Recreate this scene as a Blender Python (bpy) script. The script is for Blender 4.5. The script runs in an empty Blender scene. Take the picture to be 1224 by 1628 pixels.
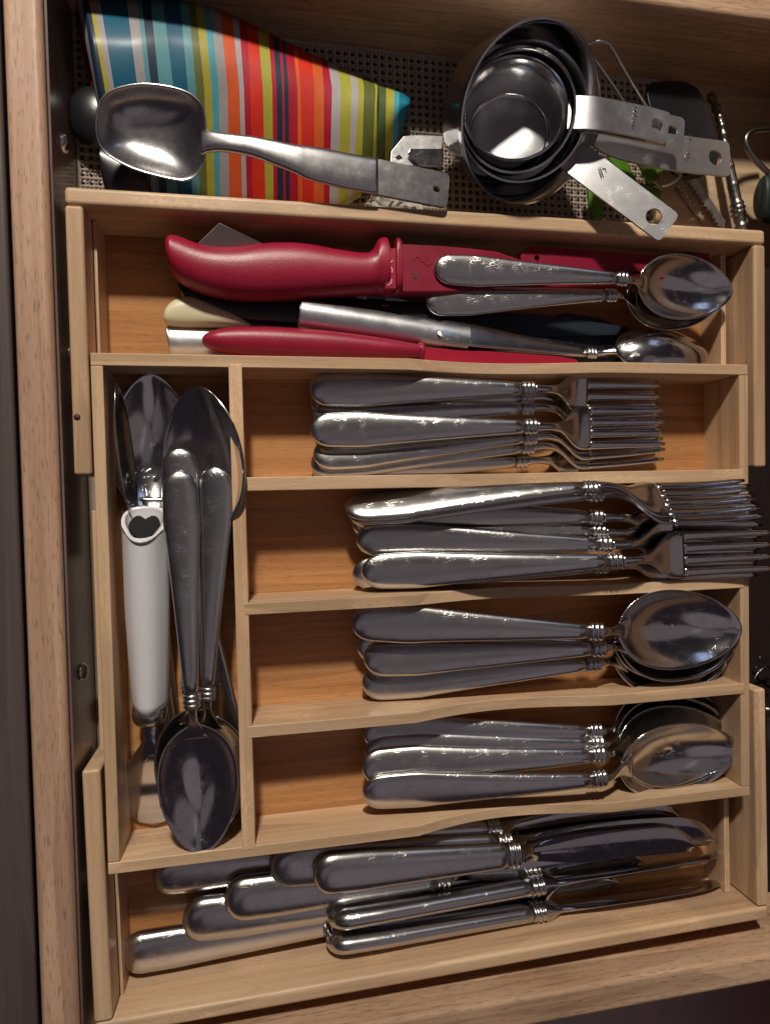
import bpy, bmesh, math, random
import numpy as np
from mathutils import Vector, Matrix, Euler
random.seed(7)
S = bpy.context.scene
COL = S.collection

# ------------------------------------------------------------------ camera
cam_d = bpy.data.cameras.new("camera"); cam = bpy.data.objects.new("camera", cam_d); COL.objects.link(cam)
F_PX = 1027.187
cam_d.sensor_fit = 'VERTICAL'; cam_d.sensor_height = 36.0; cam_d.lens = F_PX / 1628 * 36.0
cam.location = (0, 0, .32397934)
cam.rotation_euler = (-.02551721, -.18876916, -.02191862)
cam_d.clip_start = .01; cam_d.clip_end = 20
cam_d.dof.use_dof = True; cam_d.dof.focus_distance = .345; cam_d.dof.aperture_fstop = 9.0
S.camera = cam
CR = np.array(Euler(cam.rotation_euler, 'XYZ').to_matrix()); CC = np.array(cam.location)

# ------------------------------------------------------------------ light
w = bpy.data.worlds.new("World"); S.world = w; w.use_nodes = True
w.node_tree.nodes['Background'].inputs[0].default_value = (.86, .66, .86, 1)
w.node_tree.nodes['Background'].inputs[1].default_value = .022
def area(name, loc, target, size, energy, color, shape='DISK', size_y=None):
    l = bpy.data.lights.new(name, 'AREA'); l.shape = shape; l.size = size
    if size_y: l.size_y = size_y
    l.energy = energy; l.color = color
    o = bpy.data.objects.new(name, l); COL.objects.link(o); o.location = loc
    o.rotation_euler = (Vector(target) - Vector(loc)).to_track_quat('-Z', 'Y').to_euler()
    return o
area('ceiling_lamp', (-.12, 1.10, .98), (.1, -.03, 0), .11, 21, (1, .92, .80))
for k, (lx, ly, sx, sy, e_) in enumerate(((.35, -.95, 1.0, 1.2, .58), (1.35, -.15, .9, 1.6, .56), (.40, .12, .7, .55, .13), (-.45, -.35, .5, 1.2, .22))):
    area('added_reflection_panel', (lx, ly, 1.5), (lx * .2, ly * .2, 0), sx * 1.15, e_, (1, .86, .90), 'ELLIPSE', sy * 1.15)  # unseen panels added so the steel has grey shapes to mirror
area('window_light', (.75, 1.45, .95), (.1, -.03, 0), .25, .40, (.5, .65, 1), 'RECTANGLE', .5)
S.view_settings.view_transform = 'Standard'; S.view_settings.look = 'None'
S.view_settings.exposure = 0; S.view_settings.gamma = 1

# ------------------------------------------------------------------ helpers
def at(px, py, z):
    """point of the place seen at photo pixel (px,py) and lying at height z"""
    d = CR @ np.array([(px - 612) / F_PX, -(py - 814) / F_PX, -1.0]); t = (z - CC[2]) / d[2]
    return CC + t * d
def pxm(px, py, z):
    p = at(px, py, z); q = CR.T @ (p - CC); return F_PX / -q[2]      # pixels per metre there
def tag(o, label=None, cat=None, group=None, kind=None):
    if label: o['label'] = label
    if cat: o['category'] = cat
    if group: o['group'] = group
    if kind: o['kind'] = kind
    return o
def thing(name, label, cat, loc=(0, 0, 0), group=None):
    o = bpy.data.objects.new(name, None); COL.objects.link(o); o.location = tuple(loc); o.empty_display_size = .01
    return tag(o, label, cat, group)
def mesh(name, V, F, mat, smooth=True, mats=None, fm=None):
    me = bpy.data.meshes.new(name); me.from_pydata([tuple(map(float, v)) for v in V], [], F); 
    bm = bmesh.new(); bm.from_mesh(me); bmesh.ops.recalc_face_normals(bm, faces=bm.faces); bm.to_mesh(me); bm.free()
    if mats:
        for m in mats: me.materials.append(m)
        for p, i in zip(me.polygons, fm): p.material_index = i
    else: me.materials.append(mat)
    if smooth:
        for p in me.polygons: p.use_smooth = True
        if smooth is not True:
            me.set_sharp_from_angle(angle=math.radians(smooth))
    return me
def obj(name, me, parent=None):
    o = bpy.data.objects.new(name, me); COL.objects.link(o); o.parent = parent; return o
def part(name, V, F, mat, parent, smooth=True, mods=None, label=None):
    """V in world coordinates; parent unrotated root"""
    L = np.array(parent_world(parent)); V = [np.array(v) - L for v in V]
    o = obj(name, mesh(name, V, F, mat, smooth), parent)
    if mods: mods(o)
    if label: o['label'] = label
    return o
def parent_world(p):
    r = np.zeros(3)
    while p: r = r + np.array(p.location); p = p.parent
    return r
def lone(name, V, F, mat, label, cat, group=None, kind=None, smooth=True, mods=None):
    V = np.array([list(map(float, v)) for v in V]); c = V.mean(0); c[2] = V[:, 2].min()
    o = obj(name, mesh(name, V - c, F, mat, smooth)); o.location = c
    if mods: mods(o)
    return tag(o, label, cat, group, kind)
def bevel(wd, seg=2):
    def f(o):
        m = o.modifiers.new('bevel', 'BEVEL'); m.width = wd; m.segments = seg; m.limit_method = 'ANGLE'; m.angle_limit = .6
        for p in o.data.polygons: p.use_smooth = True
        o.data.set_sharp_from_angle(angle=math.radians(40)); m.harden_normals = True
    return f
def solid(th, off=-1, sub=0):
    def f(o):
        m = o.modifiers.new('solid', 'SOLIDIFY'); m.thickness = th; m.offset = off
        if sub:
            s = o.modifiers.new('sub', 'SUBSURF'); s.levels = sub; s.render_levels = sub
    return f
def box(x0, x1, y0, y1, z0, z1):
    V = [(x, y, z) for x in (x0, x1) for y in (y0, y1) for z in (z0, z1)]
    return V, [(0, 1, 3, 2), (4, 6, 7, 5), (0, 4, 5, 1), (2, 3, 7, 6), (0, 2, 6, 4), (1, 5, 7, 3)]
def prism(P, z0, z1, down=None):
    """polygon of world (x,y) or (x,y,z) points extruded"""
    n = len(P)
    top = [(p[0], p[1], z1 if len(p) < 3 else p[2]) for p in P]
    bot = [(p[0], p[1], z0 if len(p) < 3 else p[2] - down) for p in P]
    return top + bot, [tuple(range(n)), tuple(range(2 * n - 1, n - 1, -1))] + [(i, i + n, (i + 1) % n + n, (i + 1) % n) for i in range(n)]
def smoothcurve(P, n):
    """Catmull-Rom resample of rows"""
    P = np.array(P, float); m = len(P); out = []
    t = np.linspace(0, m - 1, n)
    for a in t:
        i = min(int(a), m - 2); f = a - i
        p0 = P[max(i - 1, 0)]; p1 = P[i]; p2 = P[i + 1]; p3 = P[min(i + 2, m - 1)]
        out.append(.5 * ((2 * p1) + (-p0 + p2) * f + (2 * p0 - 5 * p1 + 4 * p2 - p3) * f * f + (-p0 + 3 * p1 - 3 * p2 + p3) * f ** 3))
    return np.array(out)
def sweep(st, seg=16, e=2.4, cap=(True, True)):
    """rows (x, yc, zc, half width, half top, half bottom)"""
    V = []; F = []
    for (x, yc, zc, hw, ht, hb) in st:
        for k in range(seg):
            a = 2 * math.pi * k / seg; c, s = math.cos(a), math.sin(a)
            V.append((x, yc + hw * math.copysign(abs(c) ** (2 / e), c), zc + (ht if s > 0 else hb) * math.copysign(abs(s) ** (2 / e), s)))
    n = len(st)
    for i in range(n - 1):
        for k in range(seg):
            F.append((i * seg + k, i * seg + (k + 1) % seg, (i + 1) * seg + (k + 1) % seg, (i + 1) * seg + k))
    if cap[0]: F.append(tuple(range(seg)))
    if cap[1]: F.append(tuple(range(n * seg - 1, (n - 1) * seg - 1, -1)))
    return V, F
def tube(path, r, seg=10, flat=1.0, up=(0, 0, 1)):
    """tube along 3-D path; r scalar or list; flat squashes along up"""
    P = [np.array(p, float) for p in path]; V = []; F = []; n = len(P); up = np.array(up, float)
    for i, p in enumerate(P):
        t = P[min(i + 1, n - 1)] - P[max(i - 1, 0)]; t /= np.linalg.norm(t)
        s = np.cross(t, up); s /= np.linalg.norm(s); u = np.cross(s, t)
        rr = r[i] if hasattr(r, '__len__') else r
        for k in range(seg):
            a = 2 * math.pi * k / seg
            V.append(p + s * rr * math.cos(a) + u * rr * flat * math.sin(a))
    for i in range(n - 1):
        for k in range(seg):
            F.append((i * seg + k, i * seg + (k + 1) % seg, (i + 1) * seg + (k + 1) % seg, (i + 1) * seg + k))
    F.append(tuple(range(seg))); F.append(tuple(range(n * seg - 1, (n - 1) * seg - 1, -1)))
    return V, F
def join(*vf):
    V = []; F = []
    for v, f in vf:
        o = len(V); V += list(v); F += [tuple(i + o for i in q) for q in f]
    return V, F
def ribbon_path(path, hw, th, e=5):
    """flat strap lying face up along a 3-D path"""
    P = [np.array(p, float) for p in path]; n = len(P); V = []; F = []
    for i, p in enumerate(P):
        t = P[min(i + 1, n - 1)] - P[max(i - 1, 0)]; t /= np.linalg.norm(t)
        s = np.cross(t, (0, 0, 1.)); s /= np.linalg.norm(s); u = np.cross(s, t)
        h = hw[i] if hasattr(hw, '__len__') else hw
        for a, b in ((1, 0), (1, -1), (-1, -1), (-1, 0)): V.append(p + s * h * a + u * th * b)
    for i in range(n - 1):
        for k in range(4): F.append((i * 4 + k, i * 4 + (k + 1) % 4, i * 4 + 4 + (k + 1) % 4, i * 4 + 4 + k))
    F.append((0, 1, 2, 3)); F.append((4 * n - 1, 4 * n - 2, 4 * n - 3, 4 * n - 4))
    return V, F
def holed_plate(path, hw, th, holes, nrm=None, corner=.25, step=.003, taper=1.0):
    """strap with round holes (distance from the far end, radius), bent along a path"""
    P = [np.array(p, float) for p in path]
    P = list(smoothcurve(P, 40)) if len(P) > 2 else P
    ds = [0]
    for a, b in zip(P, P[1:]): ds.append(ds[-1] + np.linalg.norm(b - a))
    L = ds[-1]
    def frame(s):
        s = min(max(s, 0), L); i = min(max(np.searchsorted(ds, s) - 1, 0), len(P) - 2)
        f = (s - ds[i]) / (ds[i + 1] - ds[i]); p = P[i] * (1 - f) + P[i + 1] * f
        a = P[max(i - 1, 0)]; b = P[min(i + 2, len(P) - 1)]; t = b - a; t /= np.linalg.norm(t)
        n0 = np.array(nrm if nrm is not None else (0, 0, 1.)); sd = np.cross(t, n0); sd /= np.linalg.norm(sd)
        return p, sd, np.cross(sd, t)
    c = hw * corner; out = [(0, -hw * taper), (L - c, -hw)]
    out += [(L - c + c * math.sin(a), -hw + c - c * math.cos(a)) for a in (.5, 1.0)] + [(L, -hw + c), (L, hw - c)]
    out += [(L - c + c * math.cos(a), hw - c + c * math.sin(a)) for a in (.5, 1.0)] + [(L - c, hw), (0, hw * taper)]
    bm = bmesh.new()
    def loop(pts):
        vs = [bm.verts.new((a, b, 0)) for a, b in pts]; return [bm.edges.new((vs[i], vs[(i + 1) % len(vs)])) for i in range(len(vs))]
    E = loop(out)
    for d, r in holes: E += loop([(L - d + r * math.cos(k * math.pi / 12), r * math.sin(k * math.pi / 12)) for k in range(24)])
    bmesh.ops.triangle_fill(bm, edges=E, use_beauty=True)
    x = step
    while x < L:
        bmesh.ops.bisect_plane(bm, geom=bm.verts[:] + bm.edges[:] + bm.faces[:], plane_co=(x, 0, 0), plane_no=(1, 0, 0)); x += step
    for yy in (-hw * .5, 0, hw * .5):
        bmesh.ops.bisect_plane(bm, geom=bm.verts[:] + bm.edges[:] + bm.faces[:], plane_co=(0, yy, 0), plane_no=(0, 1, 0))
    g = bmesh.ops.extrude_face_region(bm, geom=bm.faces[:])
    bmesh.ops.translate(bm, verts=[v for v in g['geom'] if isinstance(v, bmesh.types.BMVert)], vec=(0, 0, -th))
    bm.verts.index_update(); V = []
    for v in bm.verts:
        p, sd, n = frame(v.co.x); V.append(p + sd * v.co.y + n * v.co.z)
    F = [tuple(v.index for v in f.verts) for f in bm.faces]; bm.free()
    return V, F

# ------------------------------------------------------------------ materials
def newmat(name):
    m = bpy.data.materials.new(name); m.use_nodes = True; nt = m.node_tree
    return m, nt, nt.nodes['Principled BSDF'], nt.nodes.new, nt.links.new
def ramp(nt, stops):
    r = nt.nodes.new('ShaderNodeValToRGB'); el = r.color_ramp.elements
    while len(el) < len(stops): el.new(.5)
    for e_, (p, c) in zip(el, stops): e_.position = p; e_.color = tuple(c) + (1,) if len(c) == 3 else c
    return r
def coords(nt, scale, rnd=True):
    N, L = nt.nodes.new, nt.links.new
    tc = N('ShaderNodeTexCoord'); mp = N('ShaderNodeMapping'); mp.inputs['Scale'].default_value = scale
    if rnd:
        oi = N('ShaderNodeObjectInfo'); ad = N('ShaderNodeVectorMath'); ad.operation = 'MULTIPLY_ADD'
        cm = N('ShaderNodeCombineXYZ')
        for i in range(3): L(oi.outputs['Random'], cm.inputs[i])
        ad.inputs[1].default_value = (3.1, 1.7, 2.3); L(cm.outputs[0], ad.inputs[0]); L(tc.outputs['Object'], ad.inputs[2])
        L(ad.outputs[0], mp.inputs['Vector'])
    else: L(tc.outputs['Object'], mp.inputs['Vector'])
    return mp
def wood(name, axis, c_dark, c_mid, c_light, rough=.42, pores=.5, stripw=45, wave=0, fleck=0):
    m, nt, b, N, L = newmat(name)
    def sc(along, across): return (along, across, across) if axis == 'x' else (across, along, across)
    n1 = N('ShaderNodeTexNoise'); n1.inputs['Scale'].default_value = 1; n1.inputs['Detail'].default_value = 5; n1.inputs['Roughness'].default_value = .65
    n1.inputs['Distortion'].default_value = .35 + wave
    L(coords(nt, sc(7, 260)).outputs[0], n1.inputs['Vector'])
    n2 = N('ShaderNodeTexNoise'); n2.inputs['Scale'].default_value = 1; n2.inputs['Detail'].default_value = 2
    L(coords(nt, sc(3 + wave * 8, stripw)).outputs[0], n2.inputs['Vector'])
    mx = N('ShaderNodeMix'); mx.data_type = 'FLOAT'; mx.inputs[0].default_value = .5
    L(n1.outputs['Fac'], mx.inputs[2]); L(n2.outputs['Fac'], mx.inputs[3])
    r = ramp(nt, [(.34, c_dark), (.5, c_mid), (.66, c_light)]); L(mx.outputs[0], r.inputs[0])
    # laminated strips, each of its own tone
    vo = N('ShaderNodeTexVoronoi'); vo.feature = 'F1'; vo.inputs['Scale'].default_value = 1; vo.inputs['Randomness'].default_value = .8
    L(coords(nt, sc(4.5, 75)).outputs[0], vo.inputs['Vector'])
    hs = N('ShaderNodeHueSaturation'); hs.inputs['Saturation'].default_value = 1.0
    sp = N('ShaderNodeSeparateColor'); L(vo.outputs['Color'], sp.inputs[0])
    mr = N('ShaderNodeMapRange'); mr.inputs[3].default_value = .80; mr.inputs[4].default_value = 1.14
    L(sp.outputs[0], mr.inputs[0]); L(mr.outputs[0], hs.inputs['Value']); L(r.outputs[0], hs.inputs['Color'])
    if fleck:
        vf = N('ShaderNodeTexVoronoi'); vf.inputs['Scale'].default_value = 1; L(coords(nt, sc(420, 900)).outputs[0], vf.inputs['Vector'])
        gf = N('ShaderNodeTexNoise'); gf.inputs['Scale'].default_value = 1; gf.inputs['Detail'].default_value = 1; L(coords(nt, sc(14, 30)).outputs[0], gf.inputs['Vector'])
        rf = ramp(nt, [(.54, (0, 0, 0)), (.62, (1, 1, 1))]); L(gf.outputs['Fac'], rf.inputs[0])
        m1 = N('ShaderNodeMath'); m1.operation = 'MULTIPLY'; L(vf.outputs['Distance'], m1.inputs[0]); L(rf.outputs[0], m1.inputs[1])
        m2 = N('ShaderNodeMath'); m2.operation = 'MULTIPLY_ADD'; m2.inputs[1].default_value = fleck; L(m1.outputs[0], m2.inputs[0]); L(mr.outputs[0], m2.inputs[2]); L(m2.outputs[0], hs.inputs['Value'])
    # pores: short dark dashes
    n3 = N('ShaderNodeTexNoise'); n3.inputs['Scale'].default_value = 1; n3.inputs['Detail'].default_value = 1
    L(coords(nt, sc(140, 1500)).outputs[0], n3.inputs['Vector'])
    r3 = ramp(nt, [(.58, (0, 0, 0)), (.70, (1, 1, 1))]); L(n3.outputs['Fac'], r3.inputs[0])
    mm = N('ShaderNodeMath'); mm.operation = 'MULTIPLY'; mm.inputs[1].default_value = pores; L(r3.outputs[0], mm.inputs[0])
    mc = N('ShaderNodeMix'); mc.data_type = 'RGBA'; mc.inputs[7].default_value = tuple(c * .35 for c in c_dark) + (1,)
    L(mm.outputs[0], mc.inputs[0]); L(hs.outputs[0], mc.inputs[6]); L(mc.outputs[2], b.inputs['Base Color'])
    b.inputs['Roughness'].default_value = rough
    bp = N('ShaderNodeBump'); bp.inputs['Strength'].default_value = .25; bp.inputs['Distance'].default_value = .0002
    L(mx.outputs[0], bp.inputs['Height']); L(bp.outputs[0], b.inputs['Normal'])
    b.inputs['Specular IOR Level'].default_value = .4
    return m
bamboo_x = wood('bamboo_long', 'x', (.43, .265, .15), (.575, .38, .23), (.67, .465, .295), pores=.16, fleck=.35)
bamboo_y = wood('bamboo_cross', 'y', (.43, .265, .15), (.575, .38, .23), (.67, .465, .295), pores=.16, fleck=.35)
floor_x = wood('bamboo_floor', 'x', (.33, .14, .05), (.48, .228, .088), (.60, .315, .135), rough=.3, stripw=60, pores=.3)
oak_y = wood('drawer_side_wood', 'y', (.40, .24, .16), (.55, .345, .235), (.64, .43, .31), rough=.45, pores=.5, stripw=25)
oak_x = wood('drawer_back_wood', 'x', (.35, .20, .12), (.55, .35, .22), (.67, .465, .315), rough=.5, pores=.5, wave=1.0, stripw=30)
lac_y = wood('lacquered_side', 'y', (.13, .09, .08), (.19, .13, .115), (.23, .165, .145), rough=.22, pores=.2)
dfloor = wood('drawer_floor_wood', 'x', (.38, .26, .15), (.48, .34, .21), (.55, .40, .26), rough=.4, pores=.2)
front_m = wood('painted_front', 'y', (.085, .062, .06), (.10, .074, .07), (.115, .085, .08), rough=.5, pores=0)
def steel(name, base=(.60, .585, .58), rough=.2, scr=.5, axis='x', spot=.5, rvar=.12, fine=1.0, grain=.25):
    m, nt, b, N, L = newmat(name)
    b.inputs['Metallic'].default_value = 1; b.inputs['Base Color'].default_value = base + (1,)
    s = {'x': (60, 1600, 1600), 'y': (1600, 60, 1600), 'r': (900, 900, 900)}[axis]
    n1 = N('ShaderNodeTexNoise'); n1.inputs['Scale'].default_value = 1; n1.inputs['Detail'].default_value = 4
    L(coords(nt, tuple(q * fine for q in s)).outputs[0], n1.inputs['Vector'])
    n2 = N('ShaderNodeTexNoise'); n2.inputs['Scale'].default_value = 130 * fine; n2.inputs['Detail'].default_value = 6; n2.inputs['Roughness'].default_value = .7
    L(coords(nt, (1, 1, 1)).outputs[0], n2.inputs['Vector'])
    mr = N('ShaderNodeMapRange'); mr.inputs[1].default_value = .35; mr.inputs[2].default_value = .7
    mr.inputs[3].default_value = rough; mr.inputs[4].default_value = rough + rvar
    L(n2.outputs['Fac'], mr.inputs[0]); L(mr.outputs[0], b.inputs['Roughness'])
    # scratches: thin random lines from stretched voronoi edges
    v = N('ShaderNodeTexVoronoi'); v.feature = 'DISTANCE_TO_EDGE'; v.inputs['Scale'].default_value = 1
    L(coords(nt, (420 * fine, 800 * fine, 600 * fine)).outputs[0], v.inputs['Vector'])
    r = ramp(nt, [(0, (1, 1, 1)), (.035, (0, 0, 0))]); L(v.outputs['Distance'], r.inputs[0])
    gate = ramp(nt, [(.52, (0, 0, 0)), (.62, (1, 1, 1))]); L(n2.outputs['Fac'], gate.inputs[0])
    mu = N('ShaderNodeMath'); mu.operation = 'MULTIPLY'; L(r.outputs[0], mu.inputs[0]); L(gate.outputs[0], mu.inputs[1])
    ad = N('ShaderNodeMath'); ad.operation = 'MULTIPLY_ADD'; ad.inputs[1].default_value = spot; n1s = N('ShaderNodeMath'); n1s.operation = 'MULTIPLY'; n1s.inputs[1].default_value = grain; L(n1.outputs['Fac'], n1s.inputs[0]); L(mu.outputs[0], ad.inputs[0]); L(n1s.outputs[0], ad.inputs[2])
    bp = N('ShaderNodeBump'); bp.inputs['Strength'].default_value = scr; bp.inputs['Distance'].default_value = .00006 / fine
    L(ad.outputs[0], bp.inputs['Height']); L(bp.outputs[0], b.inputs['Normal'])
    return m
steel_handle = steel('satin_steel', rough=.225, scr=.20, fine=.19, spot=1.0, rvar=.04)
steel_bowl = steel('bowl_steel', rough=.13, scr=.20, fine=.19, spot=1.1, rvar=.05)
steel_blade = steel('blade_steel', base=(.55, .53, .525), rough=.09, scr=.10, spot=2, fine=.19, rvar=.05)
steel_cup = steel('cup_steel', base=(.58, .575, .58), rough=.14, scr=.2, axis='r', spot=1.5, rvar=.05)
steel_strap = steel('strap_steel', base=(.66, .66, .665), rough=.38, scr=.35, axis='r', spot=1.0, rvar=.05)
steel_cup_in = steel_cup
steel_dull = steel('dull_steel', base=(.5, .49, .49), rough=.32, scr=.5, spot=.6)
steel_old = steel('old_steel', base=(.36, .31, .29), rough=.45, scr=.8, axis='r')
alu = steel('brushed_aluminium', base=(.62, .62, .635), rough=.36, scr=.9, axis='r', spot=.3)
silver_dark = steel('tarnished_silver', base=(.28, .26, .25), rough=.25, scr=.5, axis='r')
def plain(name, col, rough=.4, spec=.5, var=.08, coat=0, scale=60, bump=.1, sss=0):
    m, nt, b, N, L = newmat(name)
    n = N('ShaderNodeTexNoise'); n.inputs['Scale'].default_value = scale; n.inputs['Detail'].default_value = 6; n.inputs['Roughness'].default_value = .7
    L(coords(nt, (1, 1, 1)).outputs[0], n.inputs['Vector'])
    r = ramp(nt, [(.3, tuple(c * (1 - var) for c in col)), (.7, tuple(min(1, c * (1 + var)) for c in col))])
    L(n.outputs['Fac'], r.inputs[0]); L(r.outputs[0], b.inputs['Base Color'])
    mr = N('ShaderNodeMapRange'); mr.inputs[3].default_value = max(.03, rough - .07); mr.inputs[4].default_value = rough + .08
    L(n.outputs['Fac'], mr.inputs[0]); L(mr.outputs[0], b.inputs['Roughness'])
    b.inputs['Specular IOR Level'].default_value = spec; b.inputs['Coat Weight'].default_value = coat; b.inputs['Coat Roughness'].default_value = .12
    n4 = N('ShaderNodeTexNoise'); n4.inputs['Scale'].default_value = scale * 22; n4.inputs['Detail'].default_value = 2
    L(coords(nt, (1, 1, 1)).outputs[0], n4.inputs['Vector'])
    bp = N('ShaderNodeBump'); bp.inputs['Strength'].default_value = bump; bp.inputs['Distance'].default_value = .0002
    L(n4.outputs['Fac'], bp.inputs['Height']); L(bp.outputs[0], b.inputs['Normal'])
    return m
red_p = plain('red_plastic', (.31, .009, .036), .38, .45, .12, bump=.35)
red_d = plain('red_sheath_plastic', (.24, .006, .028), .42, .4, .1)
red_blade = plain('red_coated_blade', (.38, .012, .035), .3, .5)
pink_mark = plain('pink_print', (.75, .32, .36), .5)
black_p = plain('black_plastic', (.012, .011, .014), .3, .5)
navy_p = plain('navy_nylon', (.012, .018, .03), .5, .4)
cream_p = plain('cream_plastic', (.68, .62, .40), .35)
white_p = plain('white_porcelain', (.80, .79, .82), .16, .5, .02, coat=.5, bump=.02)
liner_m = plain('liner_beige', (.36, .29, .235), .6, .3, .15)
liner_h = plain('liner_hole', (.035, .028, .026), .35, .5)
green_p = plain('green_plastic', (.07, .17, .012), .3, .5)
dkgreen = plain('dark_green_handle', (.008, .02, .016), .5)
foil_m = plain('crumpled_paper', (.36, .33, .28), .5)
shade_m = plain('dark_brown_shade', (.022, .013, .013), .8, .1)  # near-black brown that paints the shade beside the tray
knot_m = plain('knot_brown', (.05, .03, .02), .6)
ground_m = plain('dark_floor', (.16, .11, .105), .6)
seam_m = plain('floor_seam', (.10, .08, .08), .6)

front2 = plain('greyish_board', (.62, .47, .46), .6)
# ------------------------------------------------------------------ the drawer (setting)
ZR = .009; ZF = -.040
dr = thing('kitchen_drawer', 'open wooden kitchen drawer holding the bamboo cutlery tray', 'drawer', (.09, 0, ZF))
del dr['category']; del dr['label']; dr['kind'] = 'structure'
YF, YN = .2495, -.268      # inner faces of far and near side
XL = -.0905
part('drawer_floor', *box(XL, .46, YN, YF, ZF - .005, ZF), dfloor, dr, False)
part('far_side', *box(XL, .46, YF, YF + .016, ZF - .006, ZR + .006), oak_x, dr, False, bevel(.003, 3))
part('near_side', *box(XL, .46, YN - .017, YN, ZF - .006, ZR), oak_x, dr, False, bevel(.003, 3))
rail = part('drawer_box_front', *box(XL - .0163, XL, YN - .2, YF + .2, ZF - .006, ZR - .002), oak_y, dr, False, bevel(.0035, 4))
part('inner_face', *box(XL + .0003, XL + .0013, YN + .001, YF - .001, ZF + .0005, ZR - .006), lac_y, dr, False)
part('front_panel', *box(XL - .060, XL - .0180, YN - .2, YF + .2, ZF - .03, ZR - .004), front_m, dr, False, bevel(.002, 2))
for (sx, sy) in ((88, 220), (100, 560), (118, 1072), (130, 1405)):
    z0 = -.012; p = at(sx, sy, z0); c = np.array([XL + .0013, p[1], z0 - .004]); V = []; F = []
    prof = [(0, .0038), (.0006, .0036), (.0013, .0027), (.0017, .0014)]
    for dx, r in prof: V += [(c[0] + dx * 1.5, c[1] + r * 1.2 * math.cos(k * math.pi / 8), c[2] + r * 1.2 * math.sin(k * math.pi / 8)) for k in range(16)]
    for i in range(3): F += [(i * 16 + k, i * 16 + (k + 1) % 16, i * 16 + 16 + (k + 1) % 16, i * 16 + 16 + k) for k in range(16)]
    F.append(tuple(range(48, 64)))
    part('screw', V, F, steel_handle, dr)
# surface below the drawer
g = lone('ground', *box(-2.5, 2.5, -2.5, 2.5, -.34, -.33), ground_m, None, None, smooth=False); g['kind'] = 'structure'

# edge of the cabinet the drawer slides out of
cf = thing('cabinet_frame', None, None, (.4, 0, .02)); cf['kind'] = 'structure'
part('top_rail', *box(.318, .50, -.6, .6, .022, .060), oak_y, cf, False, bevel(.002))
fp_ = thing('cabinet_shelf', None, None, (.3, -.4, -.08)); fp_['kind'] = 'structure'
part('board', *box(-.1, .235, -.62, YN - .019, -.085, -.080), front2, fp_, False, bevel(.001))
part('board', *box(.238, .6, -.62, YN - .019, -.100, -.095), front2, fp_, False, bevel(.001))
shade_sheet = lone('floor_shade_sheet', *box(.2885, .40, YN + .001, .140, ZF + .0002, ZF + .0012), shade_m, 'dark sheet painting shade on the drawer floor right of the bamboo tray', 'shade sheet', smooth=False)  # added dark sheet: the floor's shade right of the tray, put into colour
# liner mat: open weave of knobs over dark holes, on the drawer floor
lp = []
def in_liner(x, y): return XL + .002 < x < .262 and YN + .002 < y < YF - .002
lin = lone('drawer_liner', *box(XL + .0016, .2635, YN + .001, YF - .001, ZF + .0002, ZF + .0010), liner_m, 'beige rubber grid liner on the drawer floor behind the bamboo tray', 'drawer liner', smooth=False)
V = []; F = []; fm = []
pit = .0042
def dome(c, r, h, seg=8, mi=0, ring=2):
    o = len(V)
    for j in range(ring):
        a = j / ring * math.pi / 2
        for k in range(seg): V.append((c[0] + r * math.cos(a) * math.cos(2 * math.pi * k / seg), c[1] + r * math.cos(a) * math.sin(2 * math.pi * k / seg), c[2] + h * math.sin(a)))
    V.append((c[0], c[1], c[2] + h))
    for j in range(ring - 1):
        for k in range(seg): F.append((o + j * seg + k, o + j * seg + (k + 1) % seg, o + (j + 1) * seg + (k + 1) % seg, o + (j + 1) * seg + k)); fm.append(mi)
    for k in range(seg): F.append((o + (ring - 1) * seg + k, o + (ring - 1) * seg + (k + 1) % seg, o + ring * seg)); fm.append(mi)
zl = ZF + .0010
regions = [(-.0885, .262, .1455, .248)]
for (xa, xb, ya, yb) in regions:
    nx = int((xb - xa) / pit); ny = int((yb - ya) / pit)
    for i in range(nx):
        for j in range(ny):
            cx = xa + pit * (i + .5); cy = ya + pit * (j + .5); q = random.uniform(-.0001, .0001)
            dome((cx + q, cy, zl), .00125, .0004, 8, 1, 1)                       # dark hole
            dome((cx + q, cy, zl + .0002), .00055, .0008, 6, 1, 2)                # wet bead of rubber in it
            dome((cx + pit / 2, cy + q, zl), .0008, .0010, 6, 0, 2)
            dome((cx, cy + pit / 2, zl), .0009, .0011, 6, 0, 2)
            dome((cx + pit / 2, cy + pit / 2, zl), .0012, .0014, 6, 0, 2)
V = np.array(V); ori = np.array(lin.location)
me = mesh('liner_weave', V - ori, F, None, True, [liner_m, liner_h], fm)
wv = obj('liner_weave', me, lin); wv['kind'] = 'stuff'

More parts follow.
